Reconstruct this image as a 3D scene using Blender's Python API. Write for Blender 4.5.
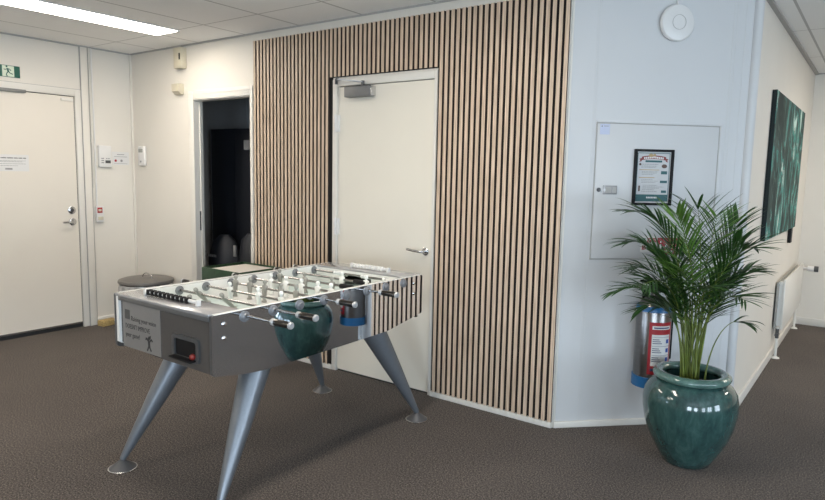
import bpy, bmesh, math, random
from mathutils import Vector, Matrix
PI = math.pi
for o in list(bpy.data.objects): bpy.data.objects.remove(o)
scene = bpy.context.scene
C = scene.collection

# ------------------------------------------------------------------ camera
F_PX, PITCH, ROLL, YAW, CAM_H = 639.53, 0.11946, 0.02012, -0.6322, 1.4719
Fv = Vector((math.sin(YAW)*math.cos(PITCH), math.cos(YAW)*math.cos(PITCH), -math.sin(PITCH)))
Rv = Vector((math.cos(YAW), -math.sin(YAW), 0)); Uv = Rv.cross(Fv)
R2 = Rv*math.cos(ROLL)+Uv*math.sin(ROLL); U2 = -Rv*math.sin(ROLL)+Uv*math.cos(ROLL)
cd = bpy.data.cameras.new('camera'); cam = bpy.data.objects.new('camera', cd); C.objects.link(cam)
m = Matrix((R2, U2, -Fv)).transposed().to_4x4(); m.translation = Vector((0, 0, CAM_H)); cam.matrix_world = m
cd.sensor_fit = 'HORIZONTAL'; cd.sensor_width = 36; cd.lens = F_PX/825*36; cd.clip_start = .05
scene.camera = cam

# ------------------------------------------------------------------ light and exposure
scene.view_settings.view_transform = 'Standard'; scene.view_settings.look = 'None'
scene.view_settings.gamma = 1; scene.view_settings.use_curve_mapping = False
scene.view_settings.exposure = 1.17
w = bpy.data.worlds.new('world'); scene.world = w; w.use_nodes = True
w.node_tree.nodes['Background'].inputs[0].default_value = (.75, .87, 1, 1)
w.node_tree.nodes['Background'].inputs[1].default_value = 1.0
def area(name, loc, rot, sx, sy, power, col):
    l = bpy.data.lights.new(name, 'AREA'); l.shape = 'RECTANGLE'; l.size = sx; l.size_y = sy
    l.energy = power; l.color = col
    o = bpy.data.objects.new(name, l); C.objects.link(o); o.location = loc; o.rotation_euler = rot
    return o
XR_, YB_ = 4.2, -3.4          # unseen right wall and rear wall
DAY = (.69, .84, 1.0)
WIN_R = [(-2.2, -1.0), (-.2, 1.0), (1.8, 3.0)]          # windows in the right wall (y ranges)
WIN_B = [(.2, 1.4), (2.2, 3.4)]   # windows in the rear wall (x ranges)
for a, b in WIN_R: area('daylight', (XR_+.12, (a+b)/2, 1.05), (0, PI/2, 0), 1.5, b-a, 30, DAY)
for a, b in WIN_B: area('daylight', ((a+b)/2, YB_-.12, 1.05), (PI/2, 0, 0), b-a, 1.5, 47, DAY)
LAMP_W = 12.5      # emission strength of the ceiling strips

# ------------------------------------------------------------------ materials
def nt(mt): return mt.node_tree.nodes, mt.node_tree.links
MATS = {}
def mat(name, col, rough=.5, metal=0, spec=.5, coat=0, noise=0, scale=40, bump=0, bscale=200, trans=0, emis=None, stretch=None, sheen=0):
    if name in MATS: return MATS[name]
    mt = bpy.data.materials.new(name); mt.use_nodes = True; N, L = nt(mt); p = N['Principled BSDF']
    p.inputs['Base Color'].default_value = (*col, 1); p.inputs['Roughness'].default_value = rough
    p.inputs['Metallic'].default_value = metal; p.inputs['Specular IOR Level'].default_value = spec
    p.inputs['Coat Weight'].default_value = coat; p.inputs['Coat Roughness'].default_value = .05
    p.inputs['Transmission Weight'].default_value = trans
    tc = N.new('ShaderNodeTexCoord'); mp = N.new('ShaderNodeMapping'); L.new(tc.outputs['Object'], mp.inputs[0])
    if stretch: mp.inputs['Scale'].default_value = stretch
    if noise:
        n = N.new('ShaderNodeTexNoise'); n.inputs['Scale'].default_value = scale; n.inputs['Detail'].default_value = 4
        L.new(mp.outputs[0], n.inputs['Vector'])
        r = N.new('ShaderNodeValToRGB'); r.color_ramp.elements[0].position = .3; r.color_ramp.elements[1].position = .7
        r.color_ramp.elements[0].color = (*[max(0, c*(1-noise)) for c in col], 1)
        r.color_ramp.elements[1].color = (*[min(1, c*(1+noise)) for c in col], 1)
        L.new(n.outputs['Fac'], r.inputs[0]); L.new(r.outputs[0], p.inputs['Base Color'])
    if bump:
        n = N.new('ShaderNodeTexNoise'); n.inputs['Scale'].default_value = bscale; L.new(mp.outputs[0], n.inputs['Vector'])
        b = N.new('ShaderNodeBump'); b.inputs['Strength'].default_value = bump; b.inputs['Distance'].default_value = .002
        L.new(n.outputs['Fac'], b.inputs['Height']); L.new(b.outputs[0], p.inputs['Normal'])
    if emis:
        p.inputs['Emission Color'].default_value = (*emis[0], 1); p.inputs['Emission Strength'].default_value = emis[1]
    MATS[name] = mt; return mt
M = {}
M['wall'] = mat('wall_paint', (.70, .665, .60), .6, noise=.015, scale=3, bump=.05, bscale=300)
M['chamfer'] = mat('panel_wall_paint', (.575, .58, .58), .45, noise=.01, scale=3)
M['trim'] = mat('trim_paint', (.69, .665, .61), .4, noise=.01, scale=5)
M['door'] = mat('door_paint', (.74, .70, .61), .38, noise=.012, scale=4)
M['door2'] = mat('exit_door_paint', (.70, .65, .57), .42, noise=.012, scale=4)
M['seam'] = mat('seam', (.38, .37, .35), .6, noise=.05)
M['gap'] = mat('dark_gap', (.02, .02, .02), .7, noise=.1)
M['white'] = mat('white_plastic', (.70, .69, .67), .35, noise=.01)
M['whitegloss'] = mat('white_enamel', (.82, .81, .77), .2, noise=.01)
M['cream'] = mat('aged_cream_plastic', (.56, .51, .39), .45, noise=.03)
M['steel'] = mat('satin_steel', (.55, .55, .55), .25, 1, noise=.05, scale=60)
M['chrome'] = mat('chrome', (.75, .75, .76), .1, 1, noise=.02)
M['mirror'] = mat('polished_sheet_steel', (.86, .90, .95), .022, 1, noise=.015, scale=3)
M['rod'] = mat('dark_chromed_rod', (.30, .29, .28), .2, 1, noise=.02)
M['capmetal'] = mat('pale_grey_cap', (.50, .50, .50), .3, .3, noise=.02)
M['greymetal'] = mat('grey_metallic_lacquer', (.38, .38, .385), .22, .25, coat=.4, noise=.02)
M['leg'] = mat('grey_blue_metallic_paint', (.20, .22, .245), .42, .6, coat=.25, noise=.03, scale=90)
M['darkgrey'] = mat('dark_grey_plastic', (.07, .07, .07), .4, noise=.05)
M['endpanel'] = mat('smoked_gloss_panel', (.085, .08, .075), .08, 0, coat=.6, noise=.03)
M['notice'] = mat('grey_notice_sheet', (.21, .20, .19), .3, noise=.02)
M['black'] = mat('black_plastic', (.006, .006, .007), .55, spec=.25, noise=.1)
M['closetblack'] = mat('dark_case', (.012, .014, .02), .6, noise=.1)
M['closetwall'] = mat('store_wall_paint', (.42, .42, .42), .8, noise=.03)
M['field'] = mat('mint_playfield', (.66, .80, .76), .2, coat=.5, noise=.02)
M['liner'] = mat('white_inner_board', (.84, .84, .81), .2, coat=.3, noise=.01)
M['figure_grey'] = mat('grey_player_plastic', (.30, .30, .27), .35, noise=.03)
M['figure_white'] = mat('white_player_plastic', (.82, .83, .80), .3, noise=.02)
M['bushing'] = mat('grey_bushing', (.24, .25, .265), .35, .3, noise=.03)
M['felt'] = mat('black_felt', (.012, .011, .010), .95, noise=.3, scale=300)
M['paper'] = mat('paper', (.66, .655, .64), .6, noise=.01)
M['ink'] = mat('ink', (.03, .03, .03), .6, noise=.1)
M['inkgrey'] = mat('grey_ink', (.25, .25, .25), .6, noise=.1)
M['red'] = mat('signal_red', (.34, .012, .02), .4, noise=.05)
M['signgreen'] = mat('sign_green', (.01, .10, .07), .4, noise=.05)
M['glow'] = mat('photoluminescent', (.62, .70, .56), .4, noise=.03)
M['blueband'] = mat('blue_plastic', (.015, .12, .30), .35, noise=.05)
M['extsteel'] = mat('brushed_stainless', (.20, .19, .185), .28, 1, noise=.08, scale=30, stretch=(1, 1, .05))
M['lamp'] = mat('lamp_diffuser', (.9, .9, .9), .5, emis=((1, .91, .80), LAMP_W), noise=.01)
M['teal'] = mat('dark_teal_print', (.015, .09, .10), .5, noise=.05)
M['maroon'] = mat('maroon_print', (.22, .035, .03), .5, noise=.1)
M['gold'] = mat('tan_print', (.42, .30, .14), .5, noise=.1)
M['binlid'] = mat('bin_lid_grey', (.13, .12, .11), .4, noise=.05)
M['bag'] = mat('clear_bin_bag', (.45, .44, .42), .15, noise=.3, scale=25, bump=.6, bscale=25)
M['yellow'] = mat('yellow_sponge', (.42, .30, .12), .8, noise=.3, scale=60)
M['boxgreen'] = mat('green_tray_plastic', (.008, .045, .014), .35, noise=.3, scale=25)
M['soil'] = mat('potting_soil', (.02, .015, .01), .95, noise=.5, scale=60, bump=1, bscale=60)
M['stem'] = mat('palm_stem', (.13, .17, .03), .45, noise=.35, scale=14)
M['leaf'] = mat('palm_leaf', (.025, .075, .014), .38, noise=.35, scale=9)
M['leaf_light'] = mat('young_palm_leaf', (.10, .21, .035), .4, noise=.25, scale=9)
M['orange'] = mat('orange_plastic', (.6, .15, .02), .5, noise=.1)
M['ball'] = mat('red_ball', (.22, .02, .015), .4, noise=.05)
M['radiator'] = mat('radiator_enamel', (.72, .70, .65), .35, noise=.01)

def carpet():
    mt = bpy.data.materials.new('loop_pile_carpet'); mt.use_nodes = True; N, L = nt(mt); p = N['Principled BSDF']
    tc = N.new('ShaderNodeTexCoord')
    n1 = N.new('ShaderNodeTexNoise'); n1.inputs['Scale'].default_value = 270; n1.inputs['Detail'].default_value = 3
    n2 = N.new('ShaderNodeTexNoise'); n2.inputs['Scale'].default_value = 125; n2.inputs['Detail'].default_value = 5
    n3 = N.new('ShaderNodeTexNoise'); n3.inputs['Scale'].default_value = 1.3
    for n in (n1, n2, n3): L.new(tc.outputs['Object'], n.inputs['Vector'])
    a = N.new('ShaderNodeMath'); a.operation = 'ADD'; L.new(n1.outputs['Fac'], a.inputs[0]); L.new(n2.outputs['Fac'], a.inputs[1])
    b = N.new('ShaderNodeMath'); b.operation = 'MULTIPLY_ADD'; L.new(n3.outputs['Fac'], b.inputs[0]); b.inputs[1].default_value = .12; L.new(a.outputs[0], b.inputs[2])
    r = N.new('ShaderNodeValToRGB'); e = r.color_ramp.elements
    e[0].position = .42; e[0].color = (.014, .012, .010, 1); e[1].position = .66; e[1].color = (.26, .216, .185, 1)
    mid = e.new(.53); mid.color = (.092, .077, .066, 1)
    d = N.new('ShaderNodeMath'); d.operation = 'MULTIPLY'; d.inputs[1].default_value = .5; L.new(b.outputs[0], d.inputs[0])
    L.new(d.outputs[0], r.inputs[0]); L.new(r.outputs[0], p.inputs['Base Color'])
    p.inputs['Roughness'].default_value = .95; p.inputs['Specular IOR Level'].default_value = .2; p.inputs['Sheen Weight'].default_value = .05; p.inputs['Sheen Roughness'].default_value = .5; p.inputs['Sheen Tint'].default_value = (.8, .85, 1, 1)
    bp = N.new('ShaderNodeBump'); bp.inputs['Strength'].default_value = .6; bp.inputs['Distance'].default_value = .006
    L.new(a.outputs[0], bp.inputs['Height']); L.new(bp.outputs[0], p.inputs['Normal'])
    return mt
M['carpet'] = carpet()

def ceiling_mat():
    mt = bpy.data.materials.new('ceiling_tiles'); mt.use_nodes = True; N, L = nt(mt); p = N['Principled BSDF']
    tc = N.new('ShaderNodeTexCoord'); sp = N.new('ShaderNodeSeparateXYZ'); L.new(tc.outputs['Object'], sp.inputs[0])
    outs = []
    for ax, off, per, wd in (('X', 4.8, .61, .016), ('Y', -3.03+12, 1.2, .010)):
        a = N.new('ShaderNodeMath'); a.operation = 'ADD'; a.inputs[1].default_value = off + (6.1 if ax == 'X' else 0) + wd/2; L.new(sp.outputs[ax], a.inputs[0])
        b = N.new('ShaderNodeMath'); b.operation = 'MODULO'; b.inputs[1].default_value = per; L.new(a.outputs[0], b.inputs[0])
        c = N.new('ShaderNodeMath'); c.operation = 'LESS_THAN'; c.inputs[1].default_value = wd; L.new(b.outputs[0], c.inputs[0])
        outs.append(c)
    mx = N.new('ShaderNodeMath'); mx.operation = 'MAXIMUM'; L.new(outs[0].outputs[0], mx.inputs[0]); L.new(outs[1].outputs[0], mx.inputs[1])
    n = N.new('ShaderNodeTexNoise'); n.inputs['Scale'].default_value = 130; L.new(tc.outputs['Object'], n.inputs['Vector'])
    r = N.new('ShaderNodeValToRGB'); r.color_ramp.elements[0].color = (.84, .835, .82, 1); r.color_ramp.elements[1].color = (.90, .895, .88, 1)
    L.new(n.outputs['Fac'], r.inputs[0])
    mixn = N.new('ShaderNodeMixRGB'); L.new(mx.outputs[0], mixn.inputs[0]); L.new(r.outputs[0], mixn.inputs[1]); mixn.inputs[2].default_value = (.50, .49, .48, 1)
    L.new(mixn.outputs[0], p.inputs['Base Color']); p.inputs['Roughness'].default_value = .85
    return mt
M['ceiling'] = ceiling_mat()

def wood():
    mt = bpy.data.materials.new('oak_slats'); mt.use_nodes = True; N, L = nt(mt); p = N['Principled BSDF']
    tc = N.new('ShaderNodeTexCoord'); mp = N.new('ShaderNodeMapping'); mp.inputs['Scale'].default_value = (1, 1, .035)
    L.new(tc.outputs['Object'], mp.inputs[0])
    n = N.new('ShaderNodeTexNoise'); n.inputs['Scale'].default_value = 170; n.inputs['Detail'].default_value = 5; n.inputs['Distortion'].default_value = .4
    L.new(mp.outputs[0], n.inputs['Vector'])
    r = N.new('ShaderNodeValToRGB'); r.color_ramp.elements[0].position = .32; r.color_ramp.elements[1].position = .68
    r.color_ramp.elements[0].color = (.44, .325, .23, 1); r.color_ramp.elements[1].color = (.70, .555, .42, 1)
    L.new(n.outputs['Fac'], r.inputs[0]); L.new(r.outputs[0], p.inputs['Base Color']); p.inputs['Roughness'].default_value = .5
    return mt
M['wood'] = wood()

def glaze():
    mt = bpy.data.materials.new('teal_ceramic_glaze'); mt.use_nodes = True; N, L = nt(mt); p = N['Principled BSDF']
    tc = N.new('ShaderNodeTexCoord'); mp = N.new('ShaderNodeMapping'); mp.inputs['Scale'].default_value = (1, 1, .35); L.new(tc.outputs['Object'], mp.inputs[0])
    n = N.new('ShaderNodeTexNoise'); n.inputs['Scale'].default_value = 20; n.inputs['Detail'].default_value = 8; n.inputs['Roughness'].default_value = .7; n.inputs['Distortion'].default_value = .5
    L.new(mp.outputs[0], n.inputs['Vector'])
    r = N.new('ShaderNodeValToRGB'); e = r.color_ramp.elements
    e[0].position = .28; e[0].color = (.012, .032, .032, 1); e[1].position = .80; e[1].color = (.060, .135, .120, 1)
    x = e.new(.5); x.color = (.024, .066, .062, 1)
    L.new(n.outputs['Fac'], r.inputs[0]); L.new(r.outputs[0], p.inputs['Base Color'])
    p.inputs['Roughness'].default_value = .12; p.inputs['Coat Weight'].default_value = .5; p.inputs['Coat Roughness'].default_value = .04
    return mt
M['glaze'] = glaze()
def rimglaze():
    mt = M['glaze'].copy(); mt.name = 'teal_rim_glaze'
    for n in mt.node_tree.nodes:
        if n.type == 'VALTORGB':
            cs = [(.05, .10, .09, 1), (.08, .155, .135, 1), (.14, .25, .22, 1)]
            for el, c in zip(n.color_ramp.elements, cs): el.color = c
    return mt
M['rimglaze'] = rimglaze()

def painting_mat():
    mt = bpy.data.materials.new('teal_abstract_paint'); mt.use_nodes = True; N, L = nt(mt); p = N['Principled BSDF']
    tc = N.new('ShaderNodeTexCoord'); mp = N.new('ShaderNodeMapping'); mp.inputs['Scale'].default_value = (1, 1.2, .55); mp.inputs['Rotation'].default_value = (-.5, 0, 0)
    L.new(tc.outputs['Object'], mp.inputs[0])
    n = N.new('ShaderNodeTexNoise'); n.inputs['Scale'].default_value = 3.2; n.inputs['Detail'].default_value = 9; n.inputs['Roughness'].default_value = .68; n.inputs['Distortion'].default_value = 1.6
    L.new(mp.outputs[0], n.inputs['Vector'])
    r = N.new('ShaderNodeValToRGB'); e = r.color_ramp.elements
    e[0].position = .40; e[0].color = (.006, .024, .022, 1); e[1].position = .62; e[1].color = (.50, .66, .60, 1)
    for pos, c in ((.46, (.025, .055, .05, 1)), (.51, (.055, .085, .08, 1)), (.55, (.05, .33, .28, 1)), (.575, (.09, .14, .13, 1))):
        x = e.new(pos); x.color = c
    L.new(n.outputs['Fac'], r.inputs[0]); L.new(r.outputs[0], p.inputs['Base Color']); p.inputs['Roughness'].default_value = .7; p.inputs['Specular IOR Level'].default_value = .2
    return mt
M['painting'] = painting_mat()

# ------------------------------------------------------------------ mesh helpers
def bm_new(): return bmesh.new()
def add_box(bm, x0, x1, y0, y1, z0, z1, T=None, bev=0):
    vs = [bm.verts.new((x, y, z)) for z in (z0, z1) for x, y in ((x0, y0), (x1, y0), (x1, y1), (x0, y1))]
    fs = [(3, 2, 1, 0), (4, 5, 6, 7), (0, 1, 5, 4), (1, 2, 6, 5), (2, 3, 7, 6), (3, 0, 4, 7)]
    ff = [bm.faces.new([vs[i] for i in f]) for f in fs]
    if bev:
        es = list({e for f in ff for e in f.edges})
        r = bmesh.ops.bevel(bm, geom=es, offset=bev, segments=2, affect='EDGES', profile=.5)
        vs = list({v for f in r['faces'] for v in f.verts})
        seen = set(vs); st = list(vs)
        while st:
            v = st.pop()
            for e in v.link_edges:
                o = e.other_vert(v)
                if o not in seen: seen.add(o); st.append(o)
        vs = list(seen)
    if T is not None:
        for v in vs: v.co = T @ v.co
    return vs
def add_prism(bm, pts, d0, d1, axis='x', T=None):
    # pts: 2D outline, extruded along an axis
    def mk(a, b, d): return {'x': (d, a, b), 'y': (a, d, b), 'z': (a, b, d)}[axis]
    lo = [bm.verts.new(mk(a, b, d0)) for a, b in pts]; hi = [bm.verts.new(mk(a, b, d1)) for a, b in pts]
    n = len(pts)
    bm.faces.new(lo); bm.faces.new(hi[::-1])
    for i in range(n): bm.faces.new((lo[i], hi[i], hi[(i+1) % n], lo[(i+1) % n]))
    if T is not None:
        for v in lo+hi: v.co = T @ v.co
    return lo+hi
def frame_of(d):
    d = d.normalized(); up = Vector((0, 0, 1)) if abs(d.z) < .95 else Vector((1, 0, 0))
    a = d.cross(up).normalized(); return a, a.cross(d).normalized()
def add_tube(bm, pts, r, seg=12, caps=True):
    pts = [Vector(p) for p in pts]; rs = r if isinstance(r, (list, tuple)) else [r]*len(pts)
    rings = []; a0 = None
    for i, p in enumerate(pts):
        d = (pts[min(i+1, len(pts)-1)]-pts[max(i-1, 0)])
        if d.length < 1e-9: d = pts[-1]-pts[0]
        a, b = frame_of(d)
        if a0 is not None:
            dn = d.normalized(); a = (a0-dn*a0.dot(dn)).normalized(); b = a.cross(dn)
        a0 = a
        rings.append([bm.verts.new(p+(a*math.cos(t)+b*math.sin(t))*rs[i]) for t in [2*PI*k/seg for k in range(seg)]])
    for q, s in zip(rings, rings[1:]):
        for k in range(seg): bm.faces.new((q[k], q[(k+1) % seg], s[(k+1) % seg], s[k]))
    if caps: bm.faces.new(rings[0][::-1]); bm.faces.new(rings[-1])
def add_lathe(bm, prof, c=(0, 0, 0), seg=40, axis=Vector((0, 0, 1)), a0=0, a1=2*PI, sx=1, sy=1):
    axis = Vector(axis).normalized()
    if abs(axis.z) > .999: a, b = Vector((1, 0, 0)), Vector((0, 1, 0))
    else: a, b = frame_of(axis)
    c = Vector(c); full = abs(a1-a0-2*PI) < 1e-6; n = seg if full else seg+1
    rings = []
    for r, h in prof:
        if r < 1e-6: rings.append([bm.verts.new(c+axis*h)]); continue
        rings.append([bm.verts.new(c+axis*h+(a*math.cos(a0+(a1-a0)*k/seg)*sx+b*math.sin(a0+(a1-a0)*k/seg)*sy)*r) for k in range(n)])
    for q, s in zip(rings, rings[1:]):
        m_ = seg if full else seg
        for k in range(m_):
            k2 = (k+1) % n
            if len(q) == 1 and len(s) == 1: continue
            if len(q) == 1: bm.faces.new((q[0], s[k2], s[k]))
            elif len(s) == 1: bm.faces.new((q[k], q[k2], s[0]))
            else: bm.faces.new((q[k], q[k2], s[k2], s[k]))
def finish(name, bm, m, parent=None, smooth=True, angle=35):
    bmesh.ops.recalc_face_normals(bm, faces=bm.faces)
    me = bpy.data.meshes.new(name); 
    if smooth:
        lim = math.radians(angle)
        for f in bm.faces: f.smooth = True
        for e in bm.edges:
            if len(e.link_faces) != 2 or e.calc_face_angle(0) > lim: e.smooth = False
    bm.to_mesh(me); bm.free()
    o = bpy.data.objects.new(name, me); C.objects.link(o)
    if m is not None: me.materials.append(m)
    if parent: o.parent = parent
    return o
obj = finish
def boxo(name, ext, m, parent=None, bev=0, T=None):
    bm = bm_new(); add_box(bm, *ext, T=T, bev=bev); return finish(name, bm, m, parent)
def struct(name, bm, m):
    o = finish(name, bm, m); o['kind'] = 'structure'; return o
def sbox(name, ext, m, T=None):
    bm = bm_new(); add_box(bm, *ext, T=T); return struct(name, bm, m)
def tag(o, label, cat, group=None, kind=None):
    o['label'] = label; o['category'] = cat
    if group: o['group'] = group
    if kind: o['kind'] = kind
    return o
def thing(name, label, cat, loc=(0, 0, 0), rotz=0, group=None):
    o = bpy.data.objects.new(name, None); C.objects.link(o); o.location = loc; o.rotation_euler = (0, 0, rotz)
    o.empty_display_size = .1
    return tag(o, label, cat, group)
def text_bm(s, size, T, depth=.0006, bm=None, shear=0, width=None):
    cu = bpy.data.curves.new('lettering', 'FONT'); cu.body = s; cu.size = size; cu.extrude = depth/2; cu.shear = shear; cu.resolution_u = 2
    cu.align_x = 'LEFT'
    t = bpy.data.objects.new('lettering', cu); C.objects.link(t)
    dg = bpy.context.evaluated_depsgraph_get(); dg.update()
    me = bpy.data.meshes.new_from_object(t.evaluated_get(dg))
    xs = [v.co.x for v in me.vertices]; k = 1
    if width and xs: k = width/(max(xs)-min(xs))
    for v in me.vertices: v.co = T @ Vector((v.co.x*k, v.co.y, v.co.z))
    if bm is None: bm = bm_new()
    bm.from_mesh(me)
    bpy.data.objects.remove(t); bpy.data.curves.remove(cu); bpy.data.meshes.remove(me)
    return bm
def plane_T(origin, u, v):
    # maps local (u, v, out) to the scene; out = u x v
    u = Vector(u).normalized(); v = Vector(v).normalized(); n = u.cross(v)
    m = Matrix((u, v, n)).transposed().to_4x4(); m.translation = Vector(origin); return m

# ------------------------------------------------------------------ the room
B = 3.4226; XL = -5.8628; ZC = 2.537; XC = -1.4563; CW = 1.1295; S = .70710678
X2 = XC+CW*S; Y2 = B+CW*S; FAR = 7.63
WT = .07
sbox('floor', (XL-.3, XR_+.3, YB_-.3, FAR+.3, -.1, 0), M['carpet'])
sbox('ceiling', (XL-.3, XR_+.3, YB_-.3, FAR+.3, ZC, ZC+.1), M['ceiling'])
# left wall with the exit door opening
DY0, DY1, DZ = 1.97, 2.905, 2.11
bm = bm_new()
add_box(bm, XL-WT, XL, YB_-.1, DY0-.045, 0, ZC); add_box(bm, XL-WT, XL, DY1, B+WT, 0, ZC); add_box(bm, XL-WT, XL, DY0-.045, DY1, DZ, ZC)
struct('wall_left', bm, M['wall'])
# back wall with two openings
OX0, OX1, OZ = -4.8846, -4.1325, 2.062
PX0, PX1, PZ = -3.2275, -2.3286, 2.12
bm = bm_new()
add_box(bm, XL-WT, OX0, B, B+WT, 0, ZC); add_box(bm, OX0, OX1, B, B+WT, OZ, ZC); add_box(bm, OX1, PX0, B, B+WT, 0, ZC)
add_box(bm, PX0, PX1, B, B+WT, PZ, ZC); add_box(bm, PX1, XC-.005, B, B+WT, 0, ZC)
struct('wall_back', bm, M['wall'])
TC = plane_T((XC, B, 0), (S, S, 0), (0, 0, 1))       # angled wall: (along, up, out towards the room)
bm = bm_new()
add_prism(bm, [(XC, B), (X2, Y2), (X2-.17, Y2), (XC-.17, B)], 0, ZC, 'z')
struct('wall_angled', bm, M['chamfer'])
sbox('wall_corridor', (X2-.12, X2, Y2+.001, FAR, 0, ZC), M['wall'])
sbox('wall_far', (X2-.12, XR_+.1, FAR, FAR+.12, 0, ZC), M['wall'])
def wall_with_windows(name, along, spans, fixed, lo, hi, z0=.3, z1=1.8):
    bm = bm_new(); t0, t1 = fixed
    def bx(a, b, c, d):
        if along == 'y': add_box(bm, t0, t1, a, b, c, d)
        else: add_box(bm, a, b, t0, t1, c, d)
    bx(lo, hi, 0, z0); bx(lo, hi, z1, ZC); e = [lo]+[v for s in spans for v in s]+[hi]
    for i in range(0, len(e), 2): bx(e[i], e[i+1], z0, z1)
    struct(name, bm, M['wall'])
    for k, (a, b) in enumerate(spans):
        bm = bm_new(); mdl = (t0+t1)/2
        def fr(a_, b_, c, d):
            if along == 'y': add_box(bm, mdl-.03, mdl+.03, a_, b_, c, d)
            else: add_box(bm, a_, b_, mdl-.03, mdl+.03, c, d)
        fr(a, a+.05, z0, z1); fr(b-.05, b, z0, z1); fr(a, b, z0, z0+.05); fr(a, b, z1-.05, z1); fr((a+b)/2-.02, (a+b)/2+.02, z0, z1)
        global wn; wn += 1
        struct('window_%d' % wn, bm, M['trim'])
wn = 0
wall_with_windows('wall_right', 'y', WIN_R, (XR_, XR_+.1), YB_-.1, FAR+.12)
wall_with_windows('wall_rear', 'x', WIN_B, (YB_-.1, YB_), XL-WT, XR_+.1)

# store room behind the back wall
bm = bm_new()
cy1 = 4.75; cxa, cxb = XL+.05, -2.2
add_box(bm, cxa, cxb, cy1, cy1+.08, 0, ZC); add_box(bm, cxa-.08, cxa, B+WT, cy1+.08, 0, ZC); add_box(bm, cxb, cxb+.08, B+WT, cy1+.08, 0, ZC)
struct('wall_store', bm, M['closetwall'])

# trims
bm = bm_new()   # shadow bead where the walls meet the ceiling
add_box(bm, XL, XL+.012, YB_, B, ZC-.012, ZC)
add_box(bm, XL+.012, XC, B-.012, B, ZC-.012, ZC)
add_box(bm, X2, X2+.03, Y2, FAR, ZC-.015, ZC); add_box(bm, X2+.03, XR_, FAR-.02, FAR, ZC-.012, ZC)
struct('trim_1', bm, M['seam'])
bm = bm_new(); add_box(bm, XL, XL+.015, DY1+.06, B, 0, .07, bev=.003); struct('baseboard_left', bm, M['trim'])
bm = bm_new(); add_box(bm, XL+.015, OX0-.07, B-.015, B, 0, .07, bev=.003); add_box(bm, OX1+.001, PX0-.001, B-.022, B, 0, .034, bev=.003); add_box(bm, PX1+.001, XC-.004, B-.024, B, 0, .034, bev=.003)
for i in range(23):      # scalloped light at the foot of the slats, shaped as small blocks
    x = PX1+.012+i*.0375
    add_box(bm, x, x+.012, B-.027, B-.0235, .004, .036)
struct('baseboard_back', bm, M['trim'])
bm = bm_new(); add_box(bm, 0, CW+.01, 0, .038, 0, .014, T=TC, bev=.003); struct('baseboard_angled', bm, M['trim'])
bm = bm_new(); add_box(bm, X2, X2+.014, Y2+.02, FAR-.014, 0, .075, bev=.003); struct('baseboard_corridor', bm, M['trim'])
bm = bm_new(); add_box(bm, X2+.014, XR_, FAR-.014, FAR, 0, .075, bev=.003); struct('baseboard_far', bm, M['trim'])
bm = bm_new()    # corner mouldings
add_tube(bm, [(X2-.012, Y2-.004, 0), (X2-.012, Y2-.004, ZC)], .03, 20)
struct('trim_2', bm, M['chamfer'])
bm = bm_new(); add_box(bm, .0, .012, .038, ZC, 0, .004, T=TC, bev=.001); add_box(bm, XC-.006, XC, B-.010, B, 0, ZC)
struct('trim_3', bm, M['trim'])
bm = bm_new()    # panel joints of the angled wall
for t, wd in ((.150, .0025), (.163, .0025), (.965, .0035), (.985, .0025), (CW-.09, .003)):
    add_box(bm, t, t+wd, .038, ZC, -.001, .0012, T=TC)
for z in (.972, .955):
    add_box(bm, .0, CW-.09, z, z+.003, -.001, .0012, T=TC)
struct('trim_4', bm, mat('panel_joint', (.60, .60, .59), .6, noise=.03))
bm = bm_new()    # corner bead of left and back wall, ceiling strip over slats, casing post beside the exit door
add_box(bm, XL, XL+.02, B-.02, B, 0, ZC-.012, bev=.004)
add_box(bm, -4.10, XC-.006, B-.006, B, 2.474, ZC-.012)
struct('trim_5', bm, M['wall'])
bm = bm_new()
add_box(bm, XL, XL+.018, 2.938, 3.0, 0, ZC-.012, bev=.003)
struct('trim_7', bm, M['wall'])
bm = bm_new()
add_box(bm, XL, XL+.0185, 3.0, 3.004, 0, ZC-.012); add_box(bm, XL, XL+.0185, 2.934, 2.938, 0, ZC-.012)
add_box(bm, XL, XL+.002, DY0-.3, 2.934, 2.150, 2.154)
struct('trim_8', bm, M['seam'])

# opening casing (doorway without a leaf)
bm = bm_new()
add_box(bm, OX0-.065, OX0, B-.014, B, 0, OZ+.075, bev=.003); add_box(bm, OX1, OX1+.03, B-.014, B, 0, OZ+.075, bev=.003)
add_box(bm, OX0, OX1, B-.014, B, OZ, OZ+.075, bev=.003)
add_box(bm, OX0-.065, OX1+.03, B-.018, B-.014, OZ+.045, OZ+.05)
add_box(bm, OX0, OX0+.008, B-.014, B+WT+.01, 0, OZ); add_box(bm, OX1-.018, OX1, B, B+WT+.01, 0, OZ); add_box(bm, OX0+.008, OX1-.018, B, B+WT+.01, OZ-.006, OZ)
add_box(bm, OX0+.008, OX0+.016, B+.045, B+.055, 0, OZ-.006)
struct('door_3', bm, M['trim'])
bm = bm_new(); add_box(bm, OX0+.008, OX0+.011, B+.030, B+.055, .93, 1.10)
o = finish('strike_plate', bm, M['steel'], bpy.data.objects['door_3'])

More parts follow.
